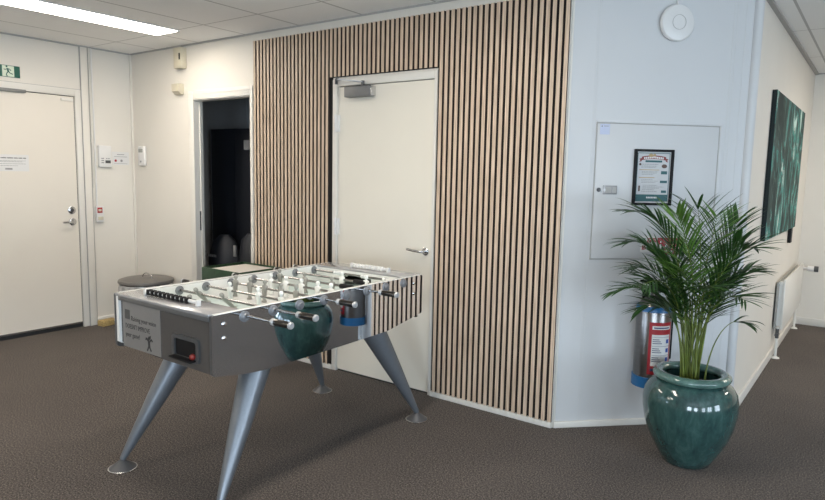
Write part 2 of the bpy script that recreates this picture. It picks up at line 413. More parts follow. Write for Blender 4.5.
# exit door (left wall)
d1 = struct('door_1', (lambda b: (add_box(b, XL-.05, XL-.008, DY0+.003, 2.876, .05, 2.083), b)[1])(bm_new()), M['door2'])
bm = bm_new()
add_box(bm, XL-.10, XL+.006, 2.884, 2.934, 0, 2.15, bev=.002); add_box(bm, XL-.10, XL+.006, DY0-.05, DY0, 0, 2.15, bev=.002); add_box(bm, XL-.10, XL+.006, DY0, 2.884, 2.090, 2.15, bev=.002)
finish('door_frame', bm, M['trim'], d1)
bm = bm_new(); add_box(bm, XL-.06, XL-.02, DY0, 2.884, .0, .050); add_box(bm, XL-.06, XL-.016, 2.877, 2.884, .05, 2.09); add_box(bm, XL-.06, XL-.016, DY0, 2.884, 2.084, 2.0895); finish('threshold_gap', bm, M['gap'], d1)
bm = bm_new(); add_box(bm, XL-.022, XL-.004, DY0+.01, 2.872, .038, .052); finish('door_sweep', bm, M['steel'], d1)
bm = bm_new(); add_box(bm, XL-.012, XL+.02, 2.0, 2.476, 2.072, 2.098, bev=.003); finish('closer_rail', bm, mat('grey_rail', (.20, .20, .19), .5, noise=.05), d1)
bm = bm_new(); add_box(bm, XL-.010, XL+.004, 2.765, 2.868, 2.042, 2.066, bev=.002); finish('door_catch', bm, M['trim'], d1)
bm = bm_new(); add_lathe(bm, [(0, 0), (.032, 0), (.032, .008), (.025, .012), (0, .012)], (XL-.008, 2.822, .977), 28, (1, 0, 0))
hd = finish('door_handle', bm, M['steel'], d1)
bm = bm_new(); add_tube(bm, [(XL, 2.822, .977), (XL+.035, 2.822, .977), (XL+.045, 2.805, .977), (XL+.045, 2.715, .977)], [.009, .009, .009, .008], 14); finish('lever', bm, M['steel'], hd)
bm = bm_new(); add_lathe(bm, [(0, 0), (.034, 0), (.034, .010), (.028, .014), (0, .014)], (XL-.008, 2.818, 1.082), 28, (1, 0, 0))
lk = finish('deadbolt', bm, M['steel'], d1)
bm = bm_new(); add_lathe(bm, [(.015, .012), (.015, .018), (0, .018)], (XL-.006, 2.818, 1.082), 20, (1, 0, 0)); add_box(bm, XL+.012, XL+.022, 2.815, 2.822, 1.07, 1.094); finish('thumb_turn', bm, M['darkgrey'], lk)
# notice on that door
TD = plane_T((XL-.0075, 2.185, 1.422), (0, 1, 0), (0, 0, 1))
n_ = thing('door_notice', 'white printed paper notice taped to the exit door above the handle height', 'notice', (0, 0, 0))
bm = bm_new(); add_box(bm, 0, .295, 0, .138, 0, .0008, T=TD); finish('sheet', bm, M['paper'], n_)
bm = bm_new(); x = .05; rnd = random.Random(8)
while x < .26:
    for q in range(rnd.randint(3, 6)):
        add_box(bm, x, x+.0055, .105, .114, .0008, .0014, T=TD); x += .0075
    x += .006
finish('heading', bm, M['ink'], n_)
bm = bm_new(); rnd = random.Random(3)
for z, l in ((.085, .21), (.077, .19), (.060, .21), (.044, .16)):
    x = .06
    while x < .06+l-.01:
        wd = rnd.uniform(.008, .022); add_box(bm, x, min(x+wd, .06+l), z, z+.0035, .0008, .0014, T=TD); x += wd+.004
finish('print_lines', bm, M['inkgrey'], n_)
bm = bm_new()
for z in (.082, .06, .036): add_box(bm, .030, .050, z, z+.012, .0008, .0014, T=TD)
add_box(bm, .11, .165, .012, .026, .0008, .0014, T=TD)
finish('print_pictograms', bm, M['inkgrey'], n_)

# exit sign above the door
TS = plane_T((XL+.001, 2.125, 2.188), (0, 1, 0), (0, 0, 1))
es = thing('exit_sign', 'green emergency exit sign with running figure above the left door', 'sign', (0, 0, 0))
bm = bm_new(); add_box(bm, 0, .317, 0, .094, 0, .004, T=TS, bev=.001); finish('sign_board', bm, M['signgreen'], es)
bm = bm_new(); z = .0042
add_box(bm, .183, .272, .004, .090, .004, z, T=TS)                                   # pale door field
add_prism(bm, [(.05, .075), (.095, .040), (.14, .072), (.14, .05), (.095, .012), (.05, .05)], .004, z, 'z', T=TS)
add_box(bm, .083, .107, .03, .088, .004, z, T=TS)
finish('pictogram_field', bm, M['glow'], es)
bm = bm_new(); z0, z = .0042, .0046
def limb(pts, wd):
    for (a, b), (c, d) in zip(pts, pts[1:]):
        v = Vector((c-a, d-b)); l = v.length; nx, ny = -v.y/l*wd/2, v.x/l*wd/2
        add_prism(bm, [(a+nx, b+ny), (a-nx, b-ny), (c-nx, d-ny), (c+nx, d+ny)], z0, z, 'z', T=TS)
limb([(.222, .070), (.229, .042)], .014)
limb([(.222, .066), (.208, .058), (.194, .060)], .006); limb([(.224, .066), (.240, .064), (.248, .052)], .006)
limb([(.229, .044), (.244, .030), (.262, .026)], .007); limb([(.228, .044), (.216, .030), (.212, .012), (.222, .008)], .007)
add_lathe(bm, [(.0, z0), (.0075, z0), (.0075, z), (0, z)], (0, 0, 0), 14)
hv = [v for v in bm.verts][-30:]
for v in hv: v.co = TS @ Vector((v.co.x+.217, v.co.y+.083, v.co.z))
finish('running_figure', bm, M['signgreen'], es)

# conduits, control panel, notice, fire point on the left wall
cb = thing('wall_conduit', 'twin white cable conduits running down the left wall to a call point', 'conduit', (0, 0, 0))
bm = bm_new(); add_box(bm, XL, XL+.014, 3.012, 3.024, 1.28, ZC-.012, bev=.002); finish('cable_channel', bm, M['trim'], cb)
bm = bm_new(); add_tube(bm, [(XL+.011, 3.041, 1.10), (XL+.011, 3.041, 1.9), (XL+.011, 3.036, ZC-.012)], .0075, 12); finish('conduit_pipe', bm, M['white'], cb)
def wallbox(name, lab, cat, y0, y1, z0, z1, d, m):
    t = thing(name, lab, cat, (XL, (y0+y1)/2, z0))
    w2, h2 = (y1-y0)/2, z1-z0
    bm = bm_new(); add_box(bm, 0, d, -w2, w2, 0, h2, bev=.004); finish('casing', bm, m, t)
    return t, w2, h2
t, w2, h2 = wallbox('control_panel', 'white square alarm control panel with small buttons on left wall', 'control panel', 3.068, 3.188, 1.472, 1.668, .03, M['white'])
bm = bm_new(); add_box(bm, .03, .0315, w2-.062, w2-.012, .035, .062, bev=.0005); finish('display', bm, M['darkgrey'], t)
bm = bm_new()
for k in range(3): add_box(bm, .03, .032, -w2+.02, -w2+.045, .035+k*.02, .043+k*.02)
for k in range(2): add_box(bm, .03, .0315, .005+k*.02, .018+k*.02, .075, .082)
finish('buttons', bm, M['inkgrey'], t)
t = thing('wall_notice', 'small white instruction notice with red dot beside the control panel', 'notice', (XL, 3.206, 1.494))
bm = bm_new(); add_box(bm, 0, .001, 0, .168, 0, .122); finish('sheet', bm, M['paper'], t)
bm = bm_new(); add_lathe(bm, [(.012, .001), (.012, .002), (0, .002)], (0, .035, .04), 18, (1, 0, 0)); finish('red_dot', bm, M['red'], t)
bm = bm_new()
add_box(bm, .001, .0016, .05, .12, .095, .101); add_box(bm, .001, .0016, .02, .15, .075, .079); add_lathe(bm, [(.012, .001), (.012, .002), (0, .002)], (0, .092, .04), 18, (1, 0, 0))
add_box(bm, .001, .0016, .02, .15, .012, .015)
finish('print_lines', bm, M['inkgrey'], t)
t, w2, h2 = wallbox('fire_call_point', 'red and white fire call point box at the end of the conduit', 'alarm', 3.024, 3.094, .965, 1.112, .035, M['white'])
bm = bm_new(); add_box(bm, .035, .040, -w2+.006, w2-.018, .085, .135, bev=.001); finish('red_cover', bm, M['red'], t)
bm = bm_new(); add_box(bm, .040, .0415, -w2+.014, w2-.028, .1, .12); add_box(bm, .035, .042, -w2+.012, w2-.012, .02, .05, bev=.001); finish('push_plate', bm, M['cream'], t)

# items on the back wall
t = thing('door_chime_box', 'tall cream plastic box with dark slot high on the back wall', 'wall box', (-5.02, B, 2.335))
bm = bm_new(); add_box(bm, -.065, .045, -.06, 0, 0, .175, bev=.006); finish('casing', bm, M['cream'], t)
bm = bm_new(); add_box(bm, .015, .035, -.0615, -.0595, .07, .125); finish('slot', bm, M['black'], t)
t = thing('siren_box', 'small cream wedge shaped box below the tall cream box', 'wall box', (-5.075, B, 2.118))
bm = bm_new(); add_prism(bm, [(0, .0), (-.03, .0), (-.06, .025), (-.06, .088), (0, .088)], -.045, .05, 'x'); finish('casing', bm, M['cream'], t)
t = thing('thermostat', 'slim white thermostat with small display near the left corner', 'thermostat', (-5.69, B, 1.49))
bm = bm_new(); add_box(bm, -.055, .055, -.03, 0, 0, .185, bev=.012); finish('casing', bm, M['white'], t)
bm = bm_new(); add_box(bm, -.035, .035, -.0315, -.029, .125, .160, bev=.0005); finish('display', bm, mat('grey_display', (.30, .31, .28), .3, noise=.05), t)
bm = bm_new(); add_lathe(bm, [(.010, .0), (.010, .002), (0, .002)], (0, -.0295, .04), 18, (0, -1, 0)); finish('button', bm, M['bushing'], t)

# slatted wall cladding
sl = thing('slat_wall_panel', 'oak slat cladding on black felt around the white inner door', 'wall panel', (-2.78, B, 0))
sx0, sx1 = -4.075-(-2.78), -1.4625-(-2.78)
pl, pr, pt_ = PX0+2.78, PX1+2.78, PZ+.012
bm = bm_new()
add_box(bm, sx0, pl-.008, -.009, -.001, .036, 2.472); add_box(bm, pl-.008, pr+.002, -.009, -.001, pt_+.002, 2.472); add_box(bm, pr+.002, sx1, -.009, -.001, .036, 2.472)
finish('felt_backing', bm, M['felt'], sl)
pitch = .03924
SW = .0235
M['mdf'] = mat('dark_slat_core', (.045, .030, .022), .8, noise=.2)
bml, bmm, bmr = bm_new(), bm_new(), bm_new()
x = sx0
while x+SW < sx1+.002:
    if x+SW < pl: add_box(bml, x, x+SW, -.022, -.009, .036, 2.472)
    elif x < pr-.004: add_box(bmm, x, x+SW, -.022, -.009, pt_+.006, 2.472)
    else: add_box(bmr, x, x+SW, -.022, -.009, .036, 2.472)
    x += pitch
for b_ in (bml, bmm, bmr):
    so = finish('slats', b_, M['wood'], sl, smooth=False); so.data.materials.append(M['mdf'])
    for f in so.data.polygons:
        if abs(f.normal.x) > .9 or abs(f.normal.z) > .9: f.material_index = 1

# inner door
d2 = struct('door_2', (lambda b: (add_box(b, -3.182, -2.355, B-.002, B+.04, .014, 2.065), b)[1])(bm_new()), M['door'])
bm = bm_new()
add_box(bm, PX0, -3.186, B-.016, B+.1, 0, PZ, bev=.002); add_box(bm, -2.350, PX1, B-.016, B+.1, 0, PZ, bev=.002); add_box(bm, -3.186, -2.350, B-.016, B+.1, 2.070, PZ, bev=.002)
finish('door_frame', bm, M['trim'], d2)
bm = bm_new(); add_box(bm, -3.186, -2.350, B+.01, B+.05, .0, 2.07); 
finish('door_rebate', bm, M['gap'], d2)
bm = bm_new()
for z in (.22, 1.02, 1.755):
    add_tube(bm, [(-3.190, B-.026, z), (-3.190, B-.026, z+.055)], .009, 12); add_tube(bm, [(-3.190, B-.026, z+.059), (-3.190, B-.026, z+.118)], .009, 12)
    add_box(bm, -3.190, -3.168, B-.026, B-.002, z, z+.118)
finish('hinge', bm, M['white'], d2)
bm = bm_new(); add_box(bm, -3.082, -2.850, B-.058, B-.002, 1.985, 2.057, bev=.005)
cl = finish('door_closer', bm, mat('closer_grey', (.17, .17, .17), .45, .2, noise=.03), d2)
bm = bm_new(); add_box(bm, -2.850, -2.836, B-.054, B-.006, 1.988, 2.054, bev=.004); finish('end_cap', bm, M['steel'], cl)
bm = bm_new()
def bar(bm, a, b, wd, th):
    a = Vector(a); b = Vector(b); d = (b-a).normalized(); s_ = d.cross(Vector((0, 0, 1))).normalized()*wd/2; u = Vector((0, 0, th/2))
    vs = [bm.verts.new(p+q+r_) for p in (a, b) for q in (s_, -s_) for r_ in (u, -u)]
    for f in ((0, 1, 3, 2), (4, 6, 7, 5), (0, 4, 5, 1), (2, 3, 7, 6), (0, 2, 6, 4), (1, 5, 7, 3)): bm.faces.new([vs[i] for i in f])
bar(bm, (-2.93, B-.034, 2.083), (-3.04, B-.17, 2.090), .020, .007); bar(bm, (-3.04, B-.17, 2.097), (-3.185, B-.03, 2.110), .018, .007)
finish('closer_arm', bm, M['chrome'], cl)
bm = bm_new(); add_tube(bm, [(-2.93, B-.034, 2.062), (-2.93, B-.034, 2.092)], .012, 14); add_tube(bm, [(-3.04, B-.17, 2.084), (-3.04, B-.17, 2.104)], .010, 14); add_tube(bm, [(-3.185, B-.026, 2.085), (-3.185, B-.026, 2.118)], .009, 12)
finish('arm_pivots', bm, M['darkgrey'], cl)
bm = bm_new(); add_lathe(bm, [(0, 0), (.026, 0), (.026, .007), (.021, .011), (0, .011)], (-2.398, B-.002, .962), 28, (0, -1, 0))
hd = finish('door_handle', bm, M['steel'], d2)
bm = bm_new(); add_tube(bm, [(-2.398, B-.01, .964), (-2.398, B-.045, .964), (-2.408, B-.055, .964), (-2.46, B-.056, .966), (-2.515, B-.054, .972)], [.009, .009, .009, .0085, .0075], 14); finish('lever', bm, M['steel'], hd)

# ceiling luminaires
def lum(x, y, lab, w_=.28, l_=1.2):
    t = thing('ceiling_light', lab, 'ceiling light', (x, y, ZC), 0, 'ceiling light strips')
    bm = bm_new(); add_box(bm, -w_/2, w_/2, -l_/2, l_/2, -.012, -.001, bev=.002); finish('diffuser', bm, M['lamp'], t)
    bm = bm_new()
    for a in ((-w_/2-.012, -w_/2, -l_/2, l_/2), (w_/2, w_/2+.012, -l_/2, l_/2), (-w_/2-.012, w_/2+.012, -l_/2-.012, -l_/2), (-w_/2-.012, w_/2+.012, l_/2, l_/2+.012)):
        add_box(bm, *a, -.010, 0)
    finish('frame', bm, M['white'], t)
lum(-4.655, 2.43, 'long recessed ceiling light strip over the floor before the exit door')
for x, y, l_ in [(-4.655, -1.2, 'recessed ceiling light strip nearest the left wall towards the rear wall'), (-1.9, 1.9, 'recessed ceiling light strip above the football table side'),
                (-3.43, -.6, 'recessed ceiling light strip in the middle of the rear left ceiling'), (.75, 6.3, 'recessed ceiling light strip over the corridor before the radiator'), (2.0, 6.3, 'recessed ceiling light strip nearest the far right corner')]:
    lum(x, y, l_)

# ------------------------------------------------------------------ things on the angled wall
def T_at(t0, z0, out=0): return TC @ Matrix.Translation((t0, z0, out))
def child_on(T, name, ext, m, parent, bev=0):
    bm = bm_new(); add_box(bm, *ext, bev=bev); o = finish(name, bm, m, parent); return o
def thing_T(name, lab, cat, T):
    o = bpy.data.objects.new(name, None); C.objects.link(o); o.matrix_world = T; o.empty_display_size = .1
    return tag(o, lab, cat)
hz = thing_T('electrical_hatch', 'large white flush cabinet door with latch set into the angled wall', 'cabinet', T_at(.172, 1.0))
W_, H_ = .755, .776
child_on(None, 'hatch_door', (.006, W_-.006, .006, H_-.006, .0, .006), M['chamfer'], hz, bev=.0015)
bm = bm_new()
for a in ((0, W_, 0, .005), (0, W_, H_-.005, H_), (0, .005, 0, H_), (W_-.005, W_, 0, H_)): add_box(bm, *a, 0, .003)
finish('frame_gap', bm, M['seam'], hz)
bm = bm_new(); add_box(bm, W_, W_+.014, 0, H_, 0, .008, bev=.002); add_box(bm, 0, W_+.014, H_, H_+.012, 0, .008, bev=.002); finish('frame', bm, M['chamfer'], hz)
bm = bm_new(); add_box(bm, .055, .14, .375, .425, .006, .012, bev=.002); lt = finish('latch', bm, M['greymetal'], hz)
bm = bm_new(); add_box(bm, .070, .105, .383, .417, .0122, .0135); add_box(bm, .110, .134, .383, .417, .0122, .0135); finish('latch_recess', bm, M['seam'], lt)
bm = bm_new(); add_lathe(bm, [(.012, .006), (.012, .011), (0, .011)], (.030, .400, 0), 20); finish('lock', bm, M['darkgrey'], hz)
bm = bm_new(); add_box(bm, .02, .078, .71, .768, .006, .0068); st = finish('label_sticker', bm, mat('blue_grey_sticker', (.50, .54, .68), .5, noise=.03), hz)
bm = bm_new(); add_prism(bm, [(.026, .752), (.036, .752), (.031, .762)], .0068, .0074, 'z'); add_box(bm, .042, .07, .755, .758, .0068, .0074); finish('sticker_print', bm, M['inkgrey'], st)

fp = thing_T('framed_poster', 'black framed poster with red banner hanging on the white wall hatch', 'poster', T_at(.405, 1.316, .006))
PW, PH = .238, .318
bm = bm_new()
for a in ((0, PW, 0, .014), (0, PW, PH-.014, PH), (0, .014, .014, PH-.014), (PW-.014, PW, .014, PH-.014)): add_box(bm, *a, 0, .018, bev=.001)
finish('frame', bm, M['black'], fp)
child_on(None, 'print_sheet', (.014, PW-.014, .014, PH-.014, .001, .006), mat('poster_paper', (.50, .50, .50), .5, noise=.02), fp)
x0, x1, y0, y1 = .020, PW-.020, .022, PH-.020
bm = bm_new()
add_box(bm, x0, x1, y0, y0+.040, .006, .0066)
for a in ((x0, x0+.003, y0, y1), (x1-.003, x1, y0, y1), (x0, x1, y1-.003, y1)): add_box(bm, *a, .006, .0066)
add_box(bm, .068, .170, .245, .256, .0066, .0072)
for a in ((.168, .205, .178, .196), (.165, .208, .128, .142), (.175, .206, .072, .086)):
    add_box(bm, *a, .006, .0066)
finish('teal_print', bm, M['teal'], fp)
bm = bm_new()
def ribbon(xa, xb, yb, th, arch, n=12):
    top = []; bot = []
    for i in range(n+1):
        u = i/n; x_ = xa+(xb-xa)*u; yy = yb+arch*(1-(2*u-1)**2)
        top.append((x_, yy+th)); bot.append((x_, yy))
    add_prism(bm, bot+top[::-1], .0066, .0074, 'z')
ribbon(.045, .193, .256, .020, .008)
add_prism(bm, [(.030, .246), (.045, .250), (.045, .268), (.030, .264), (.037, .255)], .006, .0068, 'z')
add_prism(bm, [(.193, .250), (.208, .246), (.201, .255), (.208, .264), (.193, .268)], .006, .0068, 'z')
finish('red_ribbon', bm, M['maroon'], fp)
bm = bm_new()
for k in range(11): add_box(bm, .058+k*.0112, .066+k*.0112, .2625+.006*(1-abs(k-5)/5), .2735+.006*(1-abs(k-5)/5), .0074, .0078)
finish('ribbon_lettering', bm, M['paper'], fp)
bm = bm_new()
add_box(bm, .034, .156, .200, .204, .006, .0066); add_box(bm, .034, .130, .156, .160, .006, .0066); add_lathe(bm, [(.010, .0074), (.010, .0080), (0, .0080)], (.100, .284, 0), 16, sx=1.4); add_lathe(bm, [(.008, .0074), (.008, .0080), (0, .0080)], (.122, .286, 0), 16)
finish('tan_print', bm, M['gold'], fp)
bm = bm_new(); rnd = random.Random(5)
for y_, xa, xb in ((.232, .05, .150), (.222, .045, .14), (.215, .045, .135), (.190, .05, .15), (.183, .05, .14), (.175, .05, .12), (.146, .05, .12), (.137, .05, .15), (.129, .05, .14), (.113, .06, .15), (.104, .06, .19), (.097, .06, .16), (.088, .06, .13), (.078, .055, .15)):
    x_ = xa
    while x_ < xb:
        wd = rnd.uniform(.006, .014); add_box(bm, x_, min(xb, x_+wd), y_, y_+.003, .006, .0065); x_ += wd+.003
finish('print_lines', bm, M['inkgrey'], fp)
bm = bm_new()
add_lathe(bm, [(.014, .006), (.014, .0066), (0, .0066)], (.186, .224, 0), 18, sx=1.2, sy=.8); add_lathe(bm, [(.007, .006), (.007, .0066), (0, .0066)], (.038, .233, 0), 14); add_box(bm, .034, .044, .08, .112, .006, .0066)
finish('print_pictures', bm, mat('brown_print', (.10, .05, .035), .5, noise=.3, scale=120), fp)
bm = bm_new()
for k in range(7): add_box(bm, .086+k*.0095, .093+k*.0095, .040, .049, .0066, .0071)
finish('footer_lettering', bm, M['paper'], fp)

ap = thing_T('wireless_access_point', 'round white wireless access point with raised ring high on angled wall', 'router', T_at(.608, 2.334, 0))
bm = bm_new(); add_lathe(bm, [(.0, 0), (.085, 0), (.099, .010), (.101, .020), (.094, .030), (.07, .037), (.041, .0395), (0, .040)], (0, 0, 0), 56); finish('housing', bm, M['white'], ap)
bm = bm_new(); add_lathe(bm, [(.0405, .039), (.0405, .0415), (.0385, .0415), (.0385, .039)], (0, 0, 0), 48); finish('indicator_ring', bm, M['seam'], ap)
bm = bm_new(); add_tube(bm, [(0, .098, .012), (0, .13, .006), (-.001, ZC-2.334, .006)], .0045, 10); finish('cable', bm, M['white'], ap)

def fire_sign(name, lab, t0, z0, w_, h_, cells):
    fs = thing_T(name, lab, 'sign', T_at(t0, z0, .007))
    child_on(None, 'sign_board', (0, w_, 0, h_, 0, .002), M['paper'] if cells[0][4] == 'b' else M['red'], fs)
    for k, nm in (('r', 'red_pictograms'), ('g', 'green_pictograms'), ('w', 'white_pictograms')):
        bm = bm_new(); any_ = False
        for a, b, c, d, kk in cells:
            if kk == k or (kk == 'b' and False): add_box(bm, a, b, c, d, .002, .0026); any_ = True
        if any_: finish(nm, bm, {'r': M['red'], 'g': mat('green_print', (.05, .22, .16), .5, noise=.1), 'w': M['paper']}[k], fs)
        else: bm.free()
cells = [(0, 0, 0, 0, 'b')]
def icon(a, c, k):   # little house-number like pictogram: rough strokes
    return [(a, a+.006, c, c+.026, k), (a+.006, a+.020, c+.020, c+.026, k), (a+.009, a+.014, c, c+.018, k), (a+.017, a+.023, c+.002, c+.016, k)]
for i, k in enumerate('grr'): cells += icon(.008+i*.032, .054, k)
for i, k in enumerate('rgr'): cells += icon(.008+i*.032, .012, k)
fire_sign('safety_sign', 'small white sign with red and green pictograms left behind the palm leaves', .478, 1.045, .102, .092, cells[1:] and [(0, .0001, 0, .0001, 'b')]+cells[1:])
rc = [(0, .0001, 0, .0001, 'w')]
for i in range(4): rc += [(.012+i*.036, .026+i*.036, .035, .060, 'w'), (.008+i*.036, .030+i*.036, .014, .024, 'w'), (.015+i*.036, .022+i*.036, .068, .078, 'w')]
fire_sign('fire_equipment_sign', 'red fire equipment sign with white pictograms right behind the palm leaves', .583, 1.030, .155, .098, rc)

# fire extinguisher
ex = thing_T('fire_extinguisher', 'stainless steel fire extinguisher with blue bands hanging behind the pot', 'fire extinguisher', T_at(.532, .285, .108))
R_ = .096
YA = Vector((0, 1, 0))
def lat(prof, seg=48):   # lathe about the local vertical (Y of this frame)
    bm = bm_new(); add_lathe(bm, prof, (0, 0, 0), seg)
    for v in bm.verts: v.co = Vector((v.co.x, v.co.z, -v.co.y))
    return bm
finish('cylinder', lat([(0, .01), (R_-.01, .01), (R_, .02), (R_, .44), (R_-.008, .465), (.07, .495), (.035, .515), (.022, .525), (.022, .545), (0, .545)]), M['extsteel'], ex)
finish('blue_base_ring', lat([(R_-.01, 0), (R_+.006, 0), (R_+.006, .060), (R_, .062)]), M['blueband'], ex)
finish('blue_shoulder_ring', lat([(R_+.001, .438), (R_+.004, .440), (R_+.004, .452), (R_-.004, .470)]), M['blueband'], ex)
bm = bm_new(); add_box(bm, -.025, .025, .540, .585, -.025, .025, bev=.005); vh = finish('valve', bm, M['darkgrey'], ex)
bm = bm_new(); add_tube(bm, [(-.01, .575, .0), (-.05, .600, .02), (-.11, .612, .03)], [.010, .010, .007], 10); finish('lever', bm, M['black'], vh)
bm = bm_new(); add_tube(bm, [(-.01, .555, .0), (-.05, .560, .02), (-.10, .560, .03)], [.008, .008, .006], 10); finish('carrying_handle', bm, M['black'], vh)
bm = bm_new(); add_tube(bm, [(.02, .565, 0), (.08, .56, .02), (.112, .50, .02), (.113, .35, .0), (.112, .15, 0)], .009, 12); finish('hose', bm, M['black'], ex)
def curved(bm, a0, a1, y0, y1, r, n=10):
    # patch on the cylinder, angle measured from the outward normal (+Z), positive to +X
    pr = None
    for i in range(n+1):
        a = a0+(a1-a0)*i/n; q = [bm.verts.new((rr*math.sin(a), yy, rr*math.cos(a))) for rr in (r, r-.0012) for yy in (y0, y1)]
        if pr: bm.faces.new((pr[0], q[0], q[1], pr[1])); bm.faces.new((pr[2], pr[3], q[3], q[2])); bm.faces.new((pr[1], q[1], q[3], pr[3])); bm.faces.new((pr[0], pr[2], q[2], q[0]))
        pr = q
A0, A1 = -.72, .72
bm = bm_new(); curved(bm, A0, A1, .085, .385, R_+.0016); lb = finish('instruction_label', bm, M['red'], ex)
bm = bm_new(); curved(bm, A0+.17, A1-.15, .135, .315, R_+.0024); curved(bm, A0+.17, A1-.15, .345, .365, R_+.0024); finish('label_panels', bm, M['paper'], lb)
bm = bm_new()
for k in range(3):
    y_ = .150+k*.052
    for j in range(3): curved(bm, A0+.22, A0+.75-.08*j, y_+.010+j*.011, y_+.014+j*.011, R_+.0031, 5)
    curved(bm, A0+.2, A1-.18, y_+.047, y_+.0485, R_+.0031, 6)
curved(bm, A0+.25, A1-.25, .351, .358, R_+.0031, 6); curved(bm, A0+.17, A0+.75, .105, .12, R_+.0031, 5)
finish('label_print', bm, mat('dark_blue_print', (.04, .05, .12), .5, noise=.1), lb)
bm = bm_new()
for k in range(3): curved(bm, A1-.42, A1-.22, .162+k*.052, .185+k*.052, R_+.0033, 3)
finish('label_pictures', bm, mat('blue_print', (.03, .08, .35), .5, noise=.2), lb)
bm = bm_new(); add_box(bm, -.02, .02, .30, .53, -.1075, -.092, bev=.002); finish('wall_bracket', bm, M['black'], ex)

# ------------------------------------------------------------------ corridor: painting, radiator
pt = thing('canvas_painting', 'large green and teal abstract canvas with dark edge on corridor wall', 'painting', (X2, 5.9, 1.06))
bm = bm_new(); add_box(bm, .002, .030, -1.00, .80, .0, 1.01, bev=.002); finish('canvas', bm, mat('dark_canvas_edge', (.006, .012, .012), .8, noise=.2), pt)
bm = bm_new(); add_box(bm, .0301, .0312, -.998, .798, .002, 1.008); finish('painted_face', bm, M['painting'], pt)
bm = bm_new(); add_box(bm, .004, .03, .56, .66, -.13, -.002, bev=.003); finish('hanging_tag', bm, M['black'], pt)

rd = thing('radiator', 'white panel radiator with thermostat valve along the corridor wall', 'radiator', (X2, 6.0, 0))
bm = bm_new(); add_box(bm, .052, .068, 0, 1.42, .24, .66, bev=.004); finish('front_panel', bm, M['radiator'], rd)
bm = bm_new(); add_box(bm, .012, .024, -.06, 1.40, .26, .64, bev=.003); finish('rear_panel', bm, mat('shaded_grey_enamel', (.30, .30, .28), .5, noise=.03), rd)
bm = bm_new()
for k in range(28): add_box(bm, .024, .052, .01+k*.05, .022+k*.05, .27, .63)
finish('convector_fins', bm, M['radiator'], rd)
bm = bm_new(); add_tube(bm, [(.038, -.03, .635), (.038, .01, .635)], .014, 14); finish('vent_plug', bm, M['radiator'], rd)
bm = bm_new(); add_tube(bm, [(.038, 1.42, .60), (.038, 1.50, .60), (.10, 1.50, .60)], .012, 12); add_tube(bm, [(.10, 1.50, .60), (.19, 1.50, .60)], [.026, .028], 18)
va = finish('thermostat_valve', bm, M['white'], rd)
bm = bm_new(); add_tube(bm, [(.155, 1.50, .60), (.192, 1.50, .60)], .0295, 18); finish('valve_collar', bm, M['darkgrey'], va)
for yy in (.0, 1.36):
    bm = bm_new(); add_tube(bm, [(.038, yy, .004), (.038, yy, .26)], .011, 14); add_lathe(bm, [(.0, 0), (.034, 0), (.032, .006), (.014, .014), (.011, .02)], (.038, yy, 0), 24); finish('leg', bm, M['radiator'], rd)
bm = bm_new(); add_tube(bm, [(.038, -.03, .20), (.038, .03, .20)], .016, 14); add_tube(bm, [(.038, 0, .17), (.038, 0, .25)], .014, 14); finish('pipe_valve', bm, M['darkgrey'], rd)

# ------------------------------------------------------------------ bin and sponge block by the left corner
bn = thing('waste_bin', 'round waste bin with grey lid and clear bag in the left corner', 'bin', (-5.27, 3.16, 0))
BR, BH = .225, .455
bm = bm_new(); add_lathe(bm, [(0, 0), (BR*.8, 0), (BR*.95, BH-.01), (BR*.93, BH-.01), (BR*.78, .01), (0, .01)]); finish('body', bm, M['steel'], bn)
bm = bm_new(); rnd = random.Random(2)
seg = 48; pr = None; rings = []
for j, (rr, hh) in enumerate(((.97, BH-.14), (1.03, BH-.10), (1.02, BH-.05), (1.0, BH-.004))):
    rings.append([bm.verts.new((BR*rr*(1+rnd.uniform(-.02, .03))*math.cos(2*PI*k/seg), BR*rr*(1+rnd.uniform(-.02, .03))*math.sin(2*PI*k/seg), hh+rnd.uniform(-.006, .0))) for k in range(seg)])
for q, s_ in zip(rings, rings[1:]):
    for k in range(seg): bm.faces.new((q[k], q[(k+1) % seg], s_[(k+1) % seg], s_[k]))
finish('bin_bag', bm, M['bag'], bn)
bm = bm_new(); add_lathe(bm, [(0, BH), (BR*1.03, BH), (BR*1.05, BH+.008), (BR*1.03, BH+.026), (BR*.9, BH+.036), (0, BH+.040)], seg=56); ld = finish('lid', bm, M['binlid'], bn)
bm = bm_new(); add_tube(bm, [(.075*math.cos(a), .01, BH+.036+.045*math.sin(a)) for a in [PI*k/12 for k in range(13)]], .005, 10); finish('lid_handle', bm, M['chrome'], ld)
sp = thing('yellow_block', 'small yellow foam block on carpet against the left baseboard', 'block', (-5.775, 3.06, 0), rotz=.1)
bm = bm_new(); add_box(bm, -.045, .045, -.075, .075, 0, .05, bev=.004)
finish('foam', bm, M['yellow'], sp)
bm = bm_new(); add_box(bm, -.03, .03, -.06, .06, .0495, .0535, bev=.001); finish('foam_top', bm, M['yellow'], sp)

